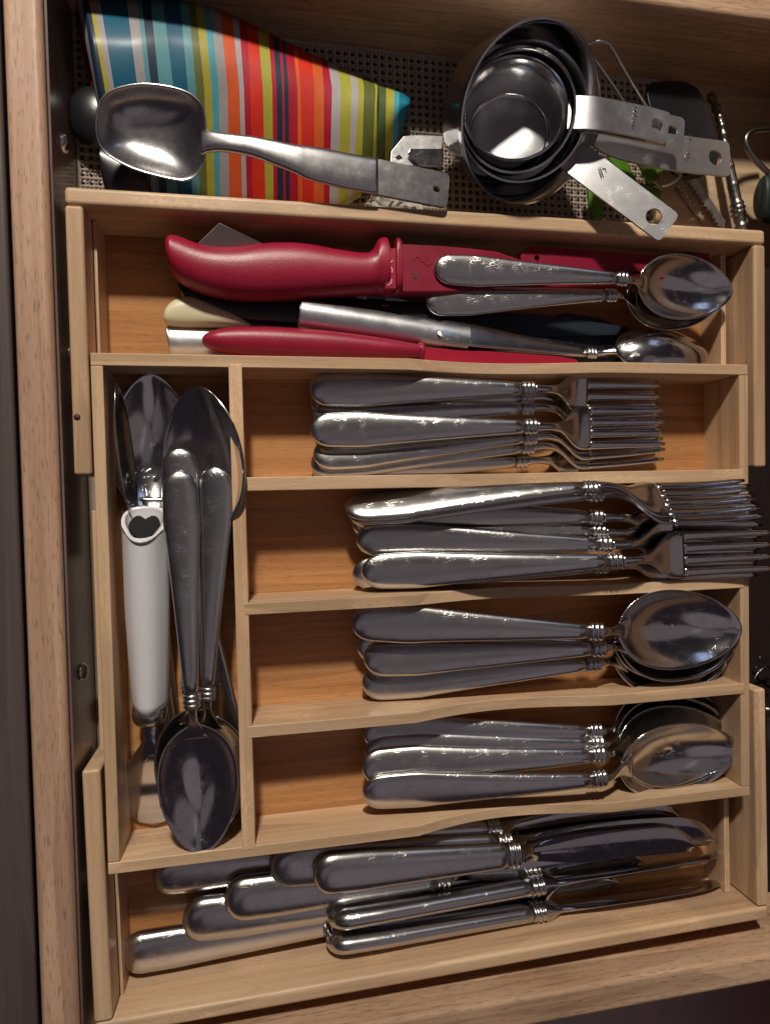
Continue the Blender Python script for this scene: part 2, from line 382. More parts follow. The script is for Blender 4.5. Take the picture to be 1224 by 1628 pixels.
# ------------------------------------------------------------------ bamboo tray
X0, X0i, P0, P1, X1i, X1 = -.07675, -.0713, -.01407, -.00761, .26757, .27325
Ya, Yai, Ybi, Yb = .0685, .0625, -.1742, -.1799
DV = [(.00907, .00226), (-.0527, -.0588), (-.1140, -.1200)]
HB = -.0335
tray = thing('cutlery_tray', 'light bamboo cutlery tray with a long left slot and four cross compartments', 'cutlery tray', (.1, -.05, HB))
def scoop_board(name, x0, x1, y0, y1, parent, sx=(.076, .186), dep=.0085, zb=HB, zt=0, mat=None):
    """board whose top edge dips where fingers reach in"""
    xs = [x0] + list(np.linspace(sx[0], sx[1], 25)) + [x1]; zs = [zt]
    for x in xs[1:-1]:
        f = (x - sx[0]) / (sx[1] - sx[0]); zs.append(zt - dep * (math.sin(math.pi * f ** .85) ** 1.15 if 0 < f < 1 else 0))
    zs.append(zt); n = len(xs); V = []; F = []
    for x, z in zip(xs, zs): V += [(x, y0, z), (x, y1, z), (x, y0, zb), (x, y1, zb)]
    for i in range(n - 1):
        a = 4 * i; b = a + 4
        F += [(a, b, b + 1, a + 1), (a + 2, a + 3, b + 3, b + 2), (a, a + 2, b + 2, b), (a + 1, b + 1, b + 3, a + 3)]
    F += [(0, 1, 3, 2), (4 * n - 4, 4 * n - 2, 4 * n - 1, 4 * n - 3)]
    return part(name, V, F, mat or bamboo_x, parent, 35, bevel(.0005, 2))
scoop_board('wall', X0, X1, Yai, Ya, tray)
scoop_board('wall', X0, X1, Yb, Ybi, tray)
part('wall', *box(X0, X0i, Ybi + .0001, Yai - .0001, HB, 0), bamboo_y, tray, False, bevel(.0005))
part('wall', *box(X1i, X1, Ybi + .0001, Yai - .0001, HB, 0), bamboo_y, tray, False, bevel(.0005))
part('divider', *box(P0, P1, Ybi - .0018, Yai + .0018, HB, .0002), bamboo_y, tray, False, bevel(.0005))
for a, b in DV: scoop_board('divider', P1 - .0022, X1i + .0022, b, a, tray, zt=.0004)
part('floor_panel', *box(X0i - .001, X1i + .001, Ybi - .001, Yai + .001, HB + .0005, -.030), floor_x, tray, False)
part('slide_rail', *box(X0 - .0020, X0, at(165, 1195, 0)[1], at(145, 812, 0)[1], HB, -.001), bamboo_y, tray, False, bevel(.0004))
# ------------------------------------------------------------------ extensions
def extension(label, Y_out, Y_in, arm_l, arm_r, xo, sgn, rot=0, pivot=(.1, 0)):
    t = thing('tray_extension', label, 'tray extension', (pivot[0], pivot[1], ZF + .0011), 'sliding end sections of the bamboo tray')
    lo, hi = min(Y_out, Y_in), max(Y_out, Y_in)
    xl0, xl1, xr0, xr1 = xo
    zb = ZF + .0012
    part('wall', *box(xl0, xr1, lo, hi, zb, 0), bamboo_x, t, False, bevel(.0022, 3))
    for (a, b, ye) in ((xl0, xl1, arm_l), (xr0, xr1, arm_r)):
        y0, y1 = sorted((ye, Y_in - sgn * .0001)); part('arm', *box(a, b, y0, y1, zb, -.0001), bamboo_y, t, False, bevel(.0016, 3))
    # inner base box: floor and low inner walls that slide beneath the middle tray
    ye = Y_in - sgn * .078; y0, y1 = sorted((ye, Y_in))
    part('floor_panel', *box(xl1 + .0002, xr0 - .0002, y0, y1 - .0001 if sgn > 0 else y1, zb, -.0345), floor_x, t, False)
    yl0, yl1 = sorted((Y_in - sgn * .066, Y_in - sgn * .0002))
    part('inner_wall', *box(xl1 + .0003, xl1 + .0020, yl0, yl1, -.0345, -.0165), bamboo_y, t, False, bevel(.0004))
    part('inner_wall', *box(xr0 - .0085, xr0 - .0050, yl0, yl1, -.0345, -.0165), bamboo_y, t, False, bevel(.0004))
    t.rotation_euler[2] = rot
    return t
xo_t = (-.0857, -.0777, .2776, .2852)
top_ext = extension('upper sliding end of the bamboo tray, holding the red handled knives', .1449, .1364, .0112, .0100, xo_t, 1, 0, (.1, .14))
kn = at(123, 663, 0)
part('knot', *tube([(kn[0], kn[1], -.0006), (kn[0], kn[1], .0001)], .0015, 10, up=(1, 0, 0)), knot_m, top_ext)
bot_ext = extension('lower sliding end of the bamboo tray, holding the table knives', -.2573, -.2493, -.1262, -.1205, (-.0856, -.0772, .2782, .2858), -1, .0125, (.1, -.25))

# ------------------------------------------------------------------ cutlery prototypes (length 1 along +x, z up)
HP = [(0, .030), (.004, .036)]
def handle_stations(n=26, end=.565, ht=.011, hb=.009, W=.046, tmin=.017, arch=.045):
    st = []
    for i in range(n):
        f = (i / (n - 1)) ** 1.5; t = f * end
        wd = W * (1 - .62 * max(0, (t - .14) / (end - .14)) ** .85) if t > .14 else W * (.90 + .10 * math.sin(min(1, t / .14) * math.pi / 2))
        rb = .05
        if t < rb: wd *= math.sqrt(max(.012, 1 - (1 - t / rb) ** 2.2))
        th = 1.0 if t > .03 else math.sqrt(max(.06, 1 - (1 - t / .03) ** 2))
        z = arch * math.sin(min(1, t / .62) * math.pi / 2) ** 1.6
        st.append((t, 0, z, max(wd, .003), ht * th * (1 + .15 * (t / end)), hb * th))
    return st
def collar(t0, z, w_, h):
    st = []
    for i in range(19):
        f = i / 18; bead = abs(math.sin(f * math.pi * 3)) ** .7
        k = .84 + .20 * bead * (1.15 if .33 < f < .66 else .9)
        st.append((t0 + f * .036, 0, z, w_ * k, h * k, h * k))
    return st
def local(name, VF, mat, parent, smooth=True, mods=None):
    o = obj(name, mesh(name, VF[0], VF[1], mat, smooth), parent)
    if mods: mods(o)
    return o
def make_fork():
    r = thing('fork', 'x', 'fork')
    local('handle', sweep(handle_stations(), 24, 2.2), steel_handle, r)
    local('collar', sweep(collar(.562, .044, .0205, .0145), 16, 2.1), steel_handle, r)
    st = []
    for i in range(22):
        f = i / 21; t = .592 + f * .185
        s = min(1, max(0, (f - .38) / .48)); s = s * s * (3 - 2 * s)
        hw = .0135 - .003 * math.sin(min(1, f / .38) * math.pi) + s * .0475
        z = .0445 - .052 * (lambda q: q * q * (3 - 2 * q))(min(1, max(0, (f - .12) / .8)))
        th = .0105 * (1 - f) + .0045
        st.append((t, 0, z, hw, th, th))
    local('head', sweep(st, 20, 3.0), steel_bowl, r)
    for k in range(4):
        st = []; yk = (k - 1.5) * .0318
        for i in range(12):
            f = i / 11; t = .768 + f * .232
            z = -.0076 + .0096 * f ** 1.4 - .005 * math.sin(f * math.pi) 
            hw = (.0123 - .0050 * f) * (1 if f < .95 else .6); yy = yk * (1 + .0 * f)
            st.append((t, yy, z, hw, .0041 - .0008 * f, .0041 - .0010 * f))
        local('tine', sweep(st, 10, 3.0), steel_bowl, r)
    return r
def make_spoon():
    r = thing('spoon', 'x', 'spoon')
    local('handle', sweep(handle_stations(), 24, 2.2), steel_handle, r)
    local('collar', sweep(collar(.562, .044, .0215, .0150), 16, 2.1), steel_handle, r)
    st = []
    for i in range(16):
        f = i / 15; t = .592 + f * .10; s = max(0, (f - .45) / .55) ** 1.7
        z = .0445 - .036 * (lambda q: q * q * (3 - 2 * q))(f) - .007 * f
        st.append((t, 0, z, .0140 - .003 * math.sin(min(1, f / .6) * math.pi) + .022 * s, .010 * (1 - f) + .002, .010 * (1 - f) + .003))
    local('neck', sweep(st, 16, 2.4), steel_bowl, r)
    V = [(.825, 0, -.046)]; F = []; nr, ns = 10, 44; a = .1745
    for j in range(1, nr + 1):
        rr = j / nr
        for k in range(ns):
            th = 2 * math.pi * k / ns; c, s = math.cos(th), math.sin(th)
            xx = a * c; yy = .0985 * s * (1 - .14 * c) * (1 - .13 * max(0, c) ** 4) * (1 - .25 * max(0, -c) ** 8)
            z = -.046 * (1 - rr ** 2.3) + .010 * (-c * rr) + .003
            V.append((.825 + rr * xx + (1 - rr) * (-.01), rr * yy, z))
    for k in range(ns): F.append((0, 1 + k, 1 + (k + 1) % ns))
    for j in range(nr - 1):
        for k in range(ns):
            o = 1 + j * ns; F.append((o + k, o + ns + k, o + ns + (k + 1) % ns, o + (k + 1) % ns))
    def md(o):
        if o.data.polygons[0].normal.z < 0: o.data.flip_normals()
        solid(.0055, -1, 1)(o)
    local('bowl', (V, F), steel_bowl, r, True, md)
    return r
def make_knife():
    r = thing('table_knife', 'x', 'knife')
    st = []
    for i in range(30):
        f = (i / 29) ** 1.5; t = f * .475; W = .0475
        wd = W * (1 - .36 * max(0, (t - .12) / .36) ** .9)
        if t < .05: wd *= math.sqrt(max(.012, 1 - (1 - t / .05) ** 2.3))
        th = (.024 - .005 * (t / .475)) * (1 if t > .045 else math.sqrt(max(.02, 1 - (1 - t / .045) ** 2.2)))
        st.append((t, 0, 0, max(wd, .003), th, th))
    local('handle', sweep(st, 22, 2.35), steel_handle, r)
    local('collar', sweep(collar(.472, 0, .031, .021), 18, 2.1), steel_handle, r)
    V = []; F = []; n = 28; m = 8; th = .0045
    up = []; lo = []
    for i in range(n):
        f = i / (n - 1); t = .506 + f * .494
        b = min(1, max(0, (f - .02) / .34)); b = b * b * (3 - 2 * b)
        top = .020 + b * .008 + .009 * math.sin(f * math.pi * .9)
        bot = -.020 - b * .014 - .002 * f
        if f > .74:
            q = (f - .74) / .26; top = top - (top - bot) * (1 - math.sqrt(max(0, 1 - q ** 2.4))) * .93; 
        if f > .965: bot += .012 * ((f - .965) / .035)
        hh = .015 * (1 - min(1, f / .07)) + th * (1 - .4 * f)
        st = []
        for k in range(m + 1):
            v = k / m; y = bot + (top - bot) * v; e_ = hh * (min(1, v * 2.2) ** .7 if v < .45 else 1) * (1 + 1.1 * math.sin(math.pi * v)) * (1 if k not in (0, m) else .25)
            V.append((t, y, e_))
        for k in range(m, -1, -1):
            v = k / m; y = bot + (top - bot) * v; e_ = hh * (min(1, v * 2.2) ** .7 if v < .45 else 1) * (1 + 1.1 * math.sin(math.pi * v)) * (1 if k not in (0, m) else .25)
            V.append((t, y, -e_))
    M = 2 * (m + 1)
    for i in range(n - 1):
        for k in range(M): F.append((i * M + k, i * M + (k + 1) % M, (i + 1) * M + (k + 1) % M, (i + 1) * M + k))
    F.append(tuple(range(M))); F.append(tuple(range(n * M - 1, (n - 1) * M - 1, -1)))
    local('blade', (V, F), steel_blade, r, 50)
    return r
PROTO = {'fork': make_fork(), 'spoon': make_spoon(), 'knife': make_knife()}
USED = set()
CH = {k: list(v.children) for k, v in PROTO.items()}
def place(kind, b, t, roll, label, group, wscale=1.0, zs=1.0):
    if kind in USED:
        r = PROTO[kind].copy(); COL.objects.link(r)
        for c in CH[kind]:
            d = c.copy(); COL.objects.link(d); d.parent = r
    else: r = PROTO[kind]; USED.add(kind)
    B = at(*b); T = at(*t); x = T - B; L = np.linalg.norm(x); x /= L
    y = np.cross((0, 0, 1.), x); y /= np.linalg.norm(y); z = np.cross(x, y)
    a = math.radians(roll); y2 = y * math.cos(a) + z * math.sin(a); z2 = np.cross(x, y2)
    R = Matrix(((x[0], y2[0], z2[0]), (x[1], y2[1], z2[1]), (x[2], y2[2], z2[2])))
    r.matrix_world = Matrix.Translation(B) @ R.to_4x4() @ Matrix.Diagonal((L, L * wscale, L * zs, 1))
    r['label'] = label; r['group'] = group
    return r
G1 = 'salad forks stacked in the first cross compartment'
for a in [
 ((494, 738, -.0225), (1048, 705, -.0210), -14, 'small fork at the bottom of its pile, second handle up from the lower divider'),
 ((497, 748, -.0265), (1030, 725, -.0265), 0, 'lowest small fork lying on the bamboo floor against the lower divider'),
 ((493, 641, -.0230), (1044, 634, -.0230), 0, 'small fork mostly hidden beneath the uppermost small fork'),
 ((497, 660, -.0195), (1044, 650, -.0200), -4, 'small fork wedged between the top small fork and the one crossing the middle'),
 ((498, 724, -.0165), (1050, 690, -.0165), -15, 'small fork with a bright butt, third handle from the top of its compartment'),
 ((492, 619, -.0130), (1049, 622, -.0130), 5, 'small fork closest to the compartment top wall, its tines spread at upper right'),
 ((493, 684, -.0105), (1055, 679, -.0095), 0, 'small fork lying on top across the middle of the small fork pile'),
]: place('fork', *a, G1)
G2 = 'dinner forks stacked in the second cross compartment'
for a in [
 ((552, 812, -.0210), (1196, 828, .0020), 0, 'dinner fork buried under the two tilted forks with only collar and tine tips showing'),
 ((558, 830, -.0235), (1199, 852, .0000), 3, 'dinner fork buried beneath the middle handle of its compartment'),
 ((560, 913, -.0185), (1201, 886, .0015), 0, 'dinner fork just behind the lowest one, butt peeking out at left'),
 ((566, 858, -.0150), (1206, 862, .0040), 6, 'dinner fork in the middle of its pile with a dark flat handle'),
 ((549, 812, -.0165), (1202, 796, .0070), -34, 'dinner fork nested directly under the tilted uppermost fork'),
 ((574, 910, -.0105), (1227, 875, .0090), -1, 'lowest dinner fork, its tines reaching farthest over the right rim'),
 ((547, 807, -.0100), (1193, 786, .0150), -40, 'uppermost dinner fork tilted up with its tines above the divider'),
]: place('fork', *a, G2, .92)
G3 = 'soup spoons in the third cross compartment'
for a in [
 ((575, 1087, -.0225), (1168, 1032, -.0105), -13, 'spoon lowest in the upper spoon compartment, its bowl underneath the others'),
 ((567, 1028, -.0210), (1172, 1015, -.0080), 0, 'spoon hidden behind the top one with only its butt showing below'),
 ((578, 1048, -.0165), (1180, 1014, -.0035), -8, 'spoon second from the top of the nested bowls, middle handle'),
 ((558, 989, -.0095), (1184, 1004, .0030), 0, 'uppermost spoon with a bright scratched bowl touching the right rim'),
]: place('spoon', *a, G3)
G4 = 'soup spoons in the fourth cross compartment'
for a in [
 ((577, 1166, -.0220), (1164, 1150, -.0185), -6, 'spoon pressed under the divider edge above the turned spoon'),
 ((579, 1196, -.0200), (1168, 1163, -.0150), -6, 'spoon with a dark rounded handle, second down from the divider of its compartment'),
 ((575, 1221, -.0160), (1173, 1178, -.0115), -12, 'spoon turned on its side between the dark handle and the broad front one'),
 ((575, 1262, -.0120), (1179, 1197, -.0040), 7, 'front spoon with a broad pale handle and striped reflections in its bowl'),
]: place('spoon', *a, G4, 1.0)
G5 = 'table knives in the lower tray extension'
for a in [
 ((193, 1518, -.0255), (850, 1413, -.0290), 0, 'knife lying lowest at left along the front wall with its whole handle exposed'),
 ((290, 1462, -.0225), (985, 1388, -.0250), 0, 'knife with its butt tucked below another, second handle from the front'),
 ((243, 1393, -.0250), (890, 1322, -.0280), 5, 'dark knife handle farthest back at left under the tray wall'),
 ((357, 1430, -.0165), (1020, 1352, -.0190), -4, 'knife whose wide butt lies over the neighbouring butt at left centre'),
 ((452, 1356, -.0230), (1086, 1290, -.0250), 0, 'knife half hidden under the tray wall with a curved blade back at right'),
 ((428, 1378, -.0170), (1138, 1318, -.0180), 0, 'knife behind the large front one, its round blade tip near the right end'),
 ((521, 1462, -.0150), (1153, 1358, -.0170), 68, 'knife standing on edge just below the large front knife'),
 ((518, 1498, -.0205), (1158, 1402, -.0230), 74, 'slim knife on edge closest to the front wall with a thin blade line'),
 ((498, 1390, -.0065), (1106, 1330, -.0110), -6, 'large front knife on top with a broad dark blade'),
]: place('knife', *a, G5)
G6 = 'tablespoons in the upper tray extension'
for a in [
 ((677, 480, -.0130), (1148, 474, -.0100), 0, 'tablespoon just under the uppermost one with its bowl mostly covered'),
 ((690, 524, -.0120), (1122, 566, -.0140), 158, 'tablespoon turned face down against the tray wall, its bowl back showing'),
 ((690, 427, -.0070), (1168, 463, -.0030), 6, 'tablespoon on top of the red knives with its bowl at the right end'),
]: place('spoon', *a, G6)
G7 = 'large spoons in the long left slot'
for a in [
 ((372, 1240, -.0290), (308, 613, -.0010), -34, 'big spoon with its bowl up, leaning over the partition at the top of the slot'),
 ((258, 1215, -.0290), (240, 592, -.0190), 4, 'dark big spoon at the far end with its bowl in shadow'),
 ((250, 1206, -.0270), (190, 606, -.0050), 84, 'big spoon standing on its side along the left wall'),
 ((262, 1290, -.0270), (266, 742, -.0210), -30, 'spoon almost covered, only a sliver of bowl beside the white handle'),
 ((285, 712, -.0060), (318, 1335, -.0150), 0, 'spoon whose rounded butt peeks out above the two front handles'),
 ((343, 742, -.0020), (330, 1338, -.0100), 6, 'right one of the two front spoons with its bowl behind the other'),
 ((285, 748, .0000), (323, 1361, .0010), -2, 'front spoon with its bowl resting over the tray wall at the bottom of the slot'),
]: place('spoon', *a, G7, {308: 1.2, 190: .62}.get(a[1][0], 1.0), .5 if a[1][0] == 190 else 1.0)

# ------------------------------------------------------------------ white handled server
def frame_px(b, t, roll=0):
    B = at(*b); T = at(*t); x = T - B; L = np.linalg.norm(x); x /= L
    y = np.cross((0, 0, 1.), x); y /= np.linalg.norm(y); z = np.cross(x, y)
    a = math.radians(roll); y2 = y * math.cos(a) + z * math.sin(a); z2 = np.cross(x, y2)
    return B, L, x, y2, z2
def toworld(V, fr):
    B, L, x, y, z = fr; return [B + x * v[0] + y * v[1] + z * v[2] for v in V]
fr = frame_px((229, 806, -.0030), (244, 1318, -.0240)); Lr = fr[1]
srv = thing('pie_server', 'small server with a thick white porcelain handle and round steel blade at left', 'server', fr[0])
hl = Lr * .612; seg = 28; V = []; F = []; rows = 22
def sect(a): return (1 + .10 * math.cos(3 * (a - math.pi / 2)))
for i in range(rows):
    f = i / (rows - 1); xx = hl * f
    hw = (.0105 - .0022 * max(0, f - .45) ** 1.3 / .55 ** 1.3) * (1 if f < .97 else .93)
    ht = .0095 * (1 - .15 * f)
    for k in range(seg):
        a = 2 * math.pi * k / seg; s_ = sect(a); yy = hw * math.cos(a) * s_; zz = ht * math.sin(a) * s_
        sh = -.0 + (0.85 * (zz + ht) * (1 - f) ** 14)     # slanted open end facing up
        V.append((xx + sh, yy, zz))
for i in range(rows - 1):
    for k in range(seg): F.append((i * seg + k, i * seg + (k + 1) % seg, (i + 1) * seg + (k + 1) % seg, (i + 1) * seg + k))
F.append(tuple(range((rows - 1) * seg, rows * seg)))
def heart(a, s):
    c, q = math.cos(a), math.sin(a)
    d = abs(a + math.pi / 2) if a < math.pi / 2 else abs(a - 1.5 * math.pi)
    r = s * (1.02 - .50 * math.exp(-(d / .42) ** 2)) * (1 - .16 * max(0, math.sin(2 * a if c > 0 else -2 * a)))
    return r * c, r * q
base = len(V)
for dpt, s_ in ((.0, .985), (-.0006, .82), (.0, .84), (.004, .78), (.012, .7)):
    for k in range(seg):
        a = 2 * math.pi * k / seg; hc = heart(a, 1.0) if s_ < .8 else (math.cos(a) * sect(a), math.sin(a) * sect(a))
        yy = .0105 * hc[0] * s_ * (.86 if s_ < .8 else 1); zz = .0095 * hc[1] * s_ * (.86 if s_ < .8 else 1)
        V.append((0.85 * (zz + .0095) + dpt, yy, zz))
for k in range(seg): F.append((k, base + k, base + (k + 1) % seg, (k + 1) % seg))
for j in range(4):
    for k in range(seg):
        o = base + j * seg; F.append((o + k, o + seg + k, o + seg + (k + 1) % seg, o + (k + 1) % seg))
F.append(tuple(base + 4 * seg + k for k in range(seg)))
part('handle', toworld(V, fr), F, white_p, srv)
V2 = []
for dpt in (.0012, .003):
    for k in range(seg):
        a = 2 * math.pi * k / seg; hc = heart(a, 1.0); yy = .0105 * hc[0] * .68; zz = .0095 * hc[1] * .68
        V2.append((0.85 * (zz + .0095) + dpt, yy, zz))
part('socket_shade', toworld(V2, fr), [tuple(range(seg)), tuple(range(2 * seg - 1, seg - 1, -1))] + [(k, k + seg, (k + 1) % seg + seg, (k + 1) % seg) for k in range(seg)], black_p, srv, False)  # black plug in the heart opening, painting the shade of its depth
part('ferrule', *(lambda q: (toworld(q[0], fr), q[1]))(sweep([(hl - .002, 0, 0, .0082, .0075, .0075), (hl + .0015, 0, 0, .0086, .0078, .0078), (hl + .005, 0, 0, .0080, .0070, .0070), (hl + .007, 0, 0, .0066, .005, .005)], 20, 2.1)), steel_handle, srv)
st = []
for i in range(30):
    f = i / 29; xx = hl + .005 + f * (Lr - hl - .005)
    nk = .0058 - .0018 * math.sin(min(1, f / .3) * math.pi)
    g_ = min(1, max(0, (f - .16) / .5)); g_ = g_ * g_ * (3 - 2 * g_); hw = nk + g_ * .0125
    if f > .62: hw *= math.sqrt(max(.002, 1 - ((f - .62) / .38) ** 2.1))
    st.append((xx, 0, -.001 - .003 * g_, hw, .0022 * (1 - g_) + .0006, .0022 * (1 - g_) + .0006))
part('blade', *(lambda q: (toworld(q[0], fr), q[1]))(sweep(st, 20, 4)), steel_blade, srv)

# ------------------------------------------------------------------ upper tray extension contents
def pill(rows, z, th, seg=22, e=2.3, n=60, zc=None, flatb=1.0):
    """rounded solid whose silhouette follows rows of (x, y top, y bottom) photo points, lying at height z"""
    R_ = smoothcurve(rows, n); V = []; F = []
    for i, (x, a, b) in enumerate(R_):
        z_ = z if zc is None else zc(i / (n - 1))
        A = at(x, a, z_); B = at(x, b, z_); c = (A + B) / 2; h = (A - B) / 2; hl_ = np.linalg.norm(h); k_ = min(1, hl_ / (th * .8)) ** .5
        for k in range(seg):
            t = 2 * math.pi * k / seg; cc, s = math.cos(t), math.sin(t)
            V.append(c + h * math.copysign(abs(cc) ** (2 / e), cc) + np.array([0, 0, th * k_ * (1 if s > 0 else flatb) * math.copysign(abs(s) ** (2 / e), s)]))
    for i in range(n - 1):
        for k in range(seg): F.append((i * seg + k, i * seg + (k + 1) % seg, (i + 1) * seg + (k + 1) % seg, (i + 1) * seg + k))
    F.append(tuple(range(seg))); F.append(tuple(range(n * seg - 1, (n - 1) * seg - 1, -1)))
    return V, F
def pxpoly(P, z, th):
    Q = [at(x, y, z) if not hasattr(z, '__len__') else at(x, y, zz) for (x, y), zz in zip(P, z if hasattr(z, '__len__') else [z] * len(P))]
    return prism([tuple(q) for q in Q], 0, 0, th)
def loc_of(px, py, z): return at(px, py, z)
# big red handled knife in its sheath
rk = thing('sheathed_knife', 'large knife with a fat curved red handle and a red blade sheath', 'knife', loc_of(440, 440, -.034))
rows = [(264.5, 396, 402), (266, 384, 412), (270, 379, 425), (277, 377, 438), (290, 380, 451), (305, 386, 459), (325, 392, 467), (350, 395, 473), (380, 394, 477), (410, 390, 478), (440, 388, 477.5), (470, 388.5, 476), (500, 392, 474), (530, 398, 472), (560, 403, 470), (578, 404.5, 469), (588, 402, 468.5), (594, 395, 468), (598, 385, 467), (603, 380, 467), (609, 379, 467), (613, 381, 466), (615, 386, 462)]
part('handle', *pill(rows, -.012, .0105, 26, 2.3, 110), red_p, rk)
part('tang_cover', *pxpoly([(612, 394), (632, 394), (632, 460), (612, 460)], -.0045, .0135), red_p, rk, False, bevel(.0008))
part('sheath_collar', *pill([(626.5, 388, 460), (628, 383, 466), (631, 382, 467), (634, 384, 466), (635.5, 389, 460)], -.008, .0075, 18, 4, 12), red_p, rk)
part('sheath', *pxpoly([(633, 386), (700, 388), (790, 399), (850, 420), (1010, 434), (1060, 438), (1055, 444), (990, 452), (880, 458), (760, 463), (700, 465), (633, 465)], -.0085, .008), red_d, rk, False, bevel(.0014, 3))
def stroke(P, z, wd, mat, parent, name='mark'):
    V = []; F = []
    for (a, b) in zip(P, P[1:]):
        A, B = at(a[0], a[1], z), at(b[0], b[1], z); t = B - A; t /= np.linalg.norm(t); s = np.cross(t, (0, 0, 1.)) * wd
        A = A - t * wd * .6; B = B + t * wd * .6; o = len(V)
        for q, dz in ((A, 0), (B, 0)): V += [q + s, q - s]
        for q in (A, B): V += [q + s - (0, 0, .0003), q - s - (0, 0, .0003)]
        F += [(o, o + 1, o + 3, o + 2), (o + 4, o + 6, o + 7, o + 5), (o, o + 4, o + 5, o + 1), (o + 2, o + 3, o + 7, o + 6), (o, o + 2, o + 6, o + 4), (o + 1, o + 5, o + 7, o + 3)]
        z += .00002
    return part(name, V, F, mat, parent, False)
for P in ([(617.3, 414.5), (620, 419), (624, 414.5)], [(620, 419), (619.5, 422), (617.3, 425.5)], [(619.5, 422), (623.5, 428), (623.3, 433)], [(622.5, 444), (621.8, 450), (617, 453.5)]):
    stroke(P, -.0041, .00030, pink_mark, rk, 'printed_mark')
part('drain_slot', *pxpoly([(657.5, 434.5), (663.5, 434.5), (663.5, 442), (657.5, 442)], -.0082, .0004), knot_m, rk, False)
stroke([(658, 413), (661, 408), (667, 408), (669, 413)], -.0082, .0003, red_p, rk, 'raised_mark')
stroke([(669, 413), (674, 416), (679, 421), (685, 418)], -.0082, .0004, red_p, rk, 'raised_mark')
# second red handle with hanging hole
pk = thing('paring_knife', 'slim dark red knife with a hanging hole, lying under the spoons against the upper wall', 'knife', loc_of(950, 415, -.034))
R_ = [at(828, 410, -.0100), at(900, 411, -.0100), at(980, 416, -.0110), at(1060, 420, -.013), at(1128, 414, -.017)]
hp = at(853, 409, -.0100); 
Lp = sum(np.linalg.norm(b - a) for a, b in zip(R_, R_[1:]))
part('handle', *holed_plate(R_[::-1], .0060, .006, [(np.linalg.norm(hp - R_[0]) , .0015)], corner=.8, taper=.75), red_d, pk, 40)
# cleaver corner
lone('old_metal_blade', *pxpoly([(314, 387), (349, 353.5), (420, 387), (470, 415), (400, 450)], [-.006, -.003, -.006, -.016, -.016], .0022), steel_old, 'worn grey metal blade corner sticking up behind the big red handle', 'blade', smooth=False, mods=bevel(.0005))
# black handle under the red one
bk = thing('black_knife', 'black knife handle curving beneath the big red handle', 'knife', loc_of(450, 490, -.034))
part('handle', *pill([(284, 452, 458), (289, 449, 470), (305, 452, 486), (340, 462, 505), (390, 468, 519), (450, 470, 524), (520, 470, 527), (600, 475, 530), (660, 480, 533), (690, 490, 528)], -.0245, .0065, 18, 2.4, 50), black_p, bk)
part('blade', *pxpoly([(686, 492), (860, 500), (1000, 520), (1010, 532), (860, 535), (686, 528)], -.0245, .0016), navy_p, bk, False)
# cream handle and its steel channel
cr = thing('cheese_spreader', 'cream plastic handled tool half hidden behind the thin red knife', 'utensil', loc_of(300, 520, -.034))
part('handle', *pill([(261.5, 503, 509), (264, 494, 515), (272, 483, 519), (285, 475, 520.5), (300, 472, 521), (320, 478, 521), (345, 489, 521), (375, 502, 521.5), (398, 516, 522)], -.022, .006, 18, 2.6, 40), cream_p, cr)
part('steel_shank', *pill([(266, 520, 540), (270, 519, 556), (274, 519, 566), (300, 520, 567), (330, 522, 567), (370, 526, 567)], -.0255, .0055, 18, 2.2, 24), alu, cr)
# aluminium tube handle
tb = thing('tube_handled_knife', 'knife with a plain round brushed aluminium handle', 'knife', loc_of(600, 515, -.034))
A = at(476, 499, -.0165); B = at(740, 541, -.0185); rad = 23.5 / pxm(600, 515, -.017)
tv = [A + (B - A) * f for f in np.linspace(0, 1, 9)]
part('handle', *tube([A - (B - A) * .000, A + (B - A) * .004] + tv[1:], [rad * .95] + [rad] * 9, 36), alu, tb, 40)
cpv = (A - (B - A) * .002); pv = []
part('end_cap', *tube([cpv, A + (B - A) * .002], rad * .86, 28), steel_dull, tb, 40)
part('blade', *pxpoly([(735, 530), (800, 528), (960, 552), (1000, 566), (960, 569), (735, 560)], -.019, .0018), steel_blade, tb, False)
# hinge bracket and channel: old can opener
co = thing('can_opener', 'old riveted metal can opener showing between the red sheath and aluminium handle', 'can opener', loc_of(610, 480, -.034))
part('bracket', *pxpoly([(540, 463), (612, 463), (603, 494), (560, 486)], -.0210, .002), steel_old, co, False, bevel(.0004))
part('rivet', *tube([at(575, 471, -.021), at(575, 471, -.0196)], .0030, 18, up=(1, 0, 0)), steel_old, co, 40)
part('channel', *pxpoly([(612, 461), (625, 468), (678, 486), (676, 503), (606, 494)], [-.0200, -.0200, -.021, -.021, -.020], .004), steel_dull, co, False, bevel(.0012, 3))
part('channel_edge', *tube([at(606, 485, -.0190), at(658, 496, -.0200)], .0008, 8), steel_dull, co)
# thin red knife
tk = thing('thin_red_knife', 'slender red knife with a round collar lying along the tray wall', 'knife', loc_of(620, 550, -.034))
part('handle', *pill([(322, 541, 545), (324, 535, 549), (330, 530, 553), (345, 525, 559), (370, 521, 564), (410, 520, 567), (460, 522, 569), (520, 526.5, 571), (580, 534, 573), (630, 542, 573), (666, 548.5, 570.5)], -.010, .0068, 22, 2.2, 70), red_p, tk)
part('collar', *pill([(662.5, 549, 569), (664, 546, 572.5), (669, 545.5, 573), (671, 546.5, 572.5), (672.5, 550, 569)], -.010, .0055, 18, 2.4, 10), red_p, tk)
part('blade', *pxpoly([(671, 552), (740, 556), (830, 562), (885, 566), (915, 571), (920, 576), (905, 582), (780, 580), (671, 573)], -.0125, .0016), red_blade, tk, False, bevel(.0004))
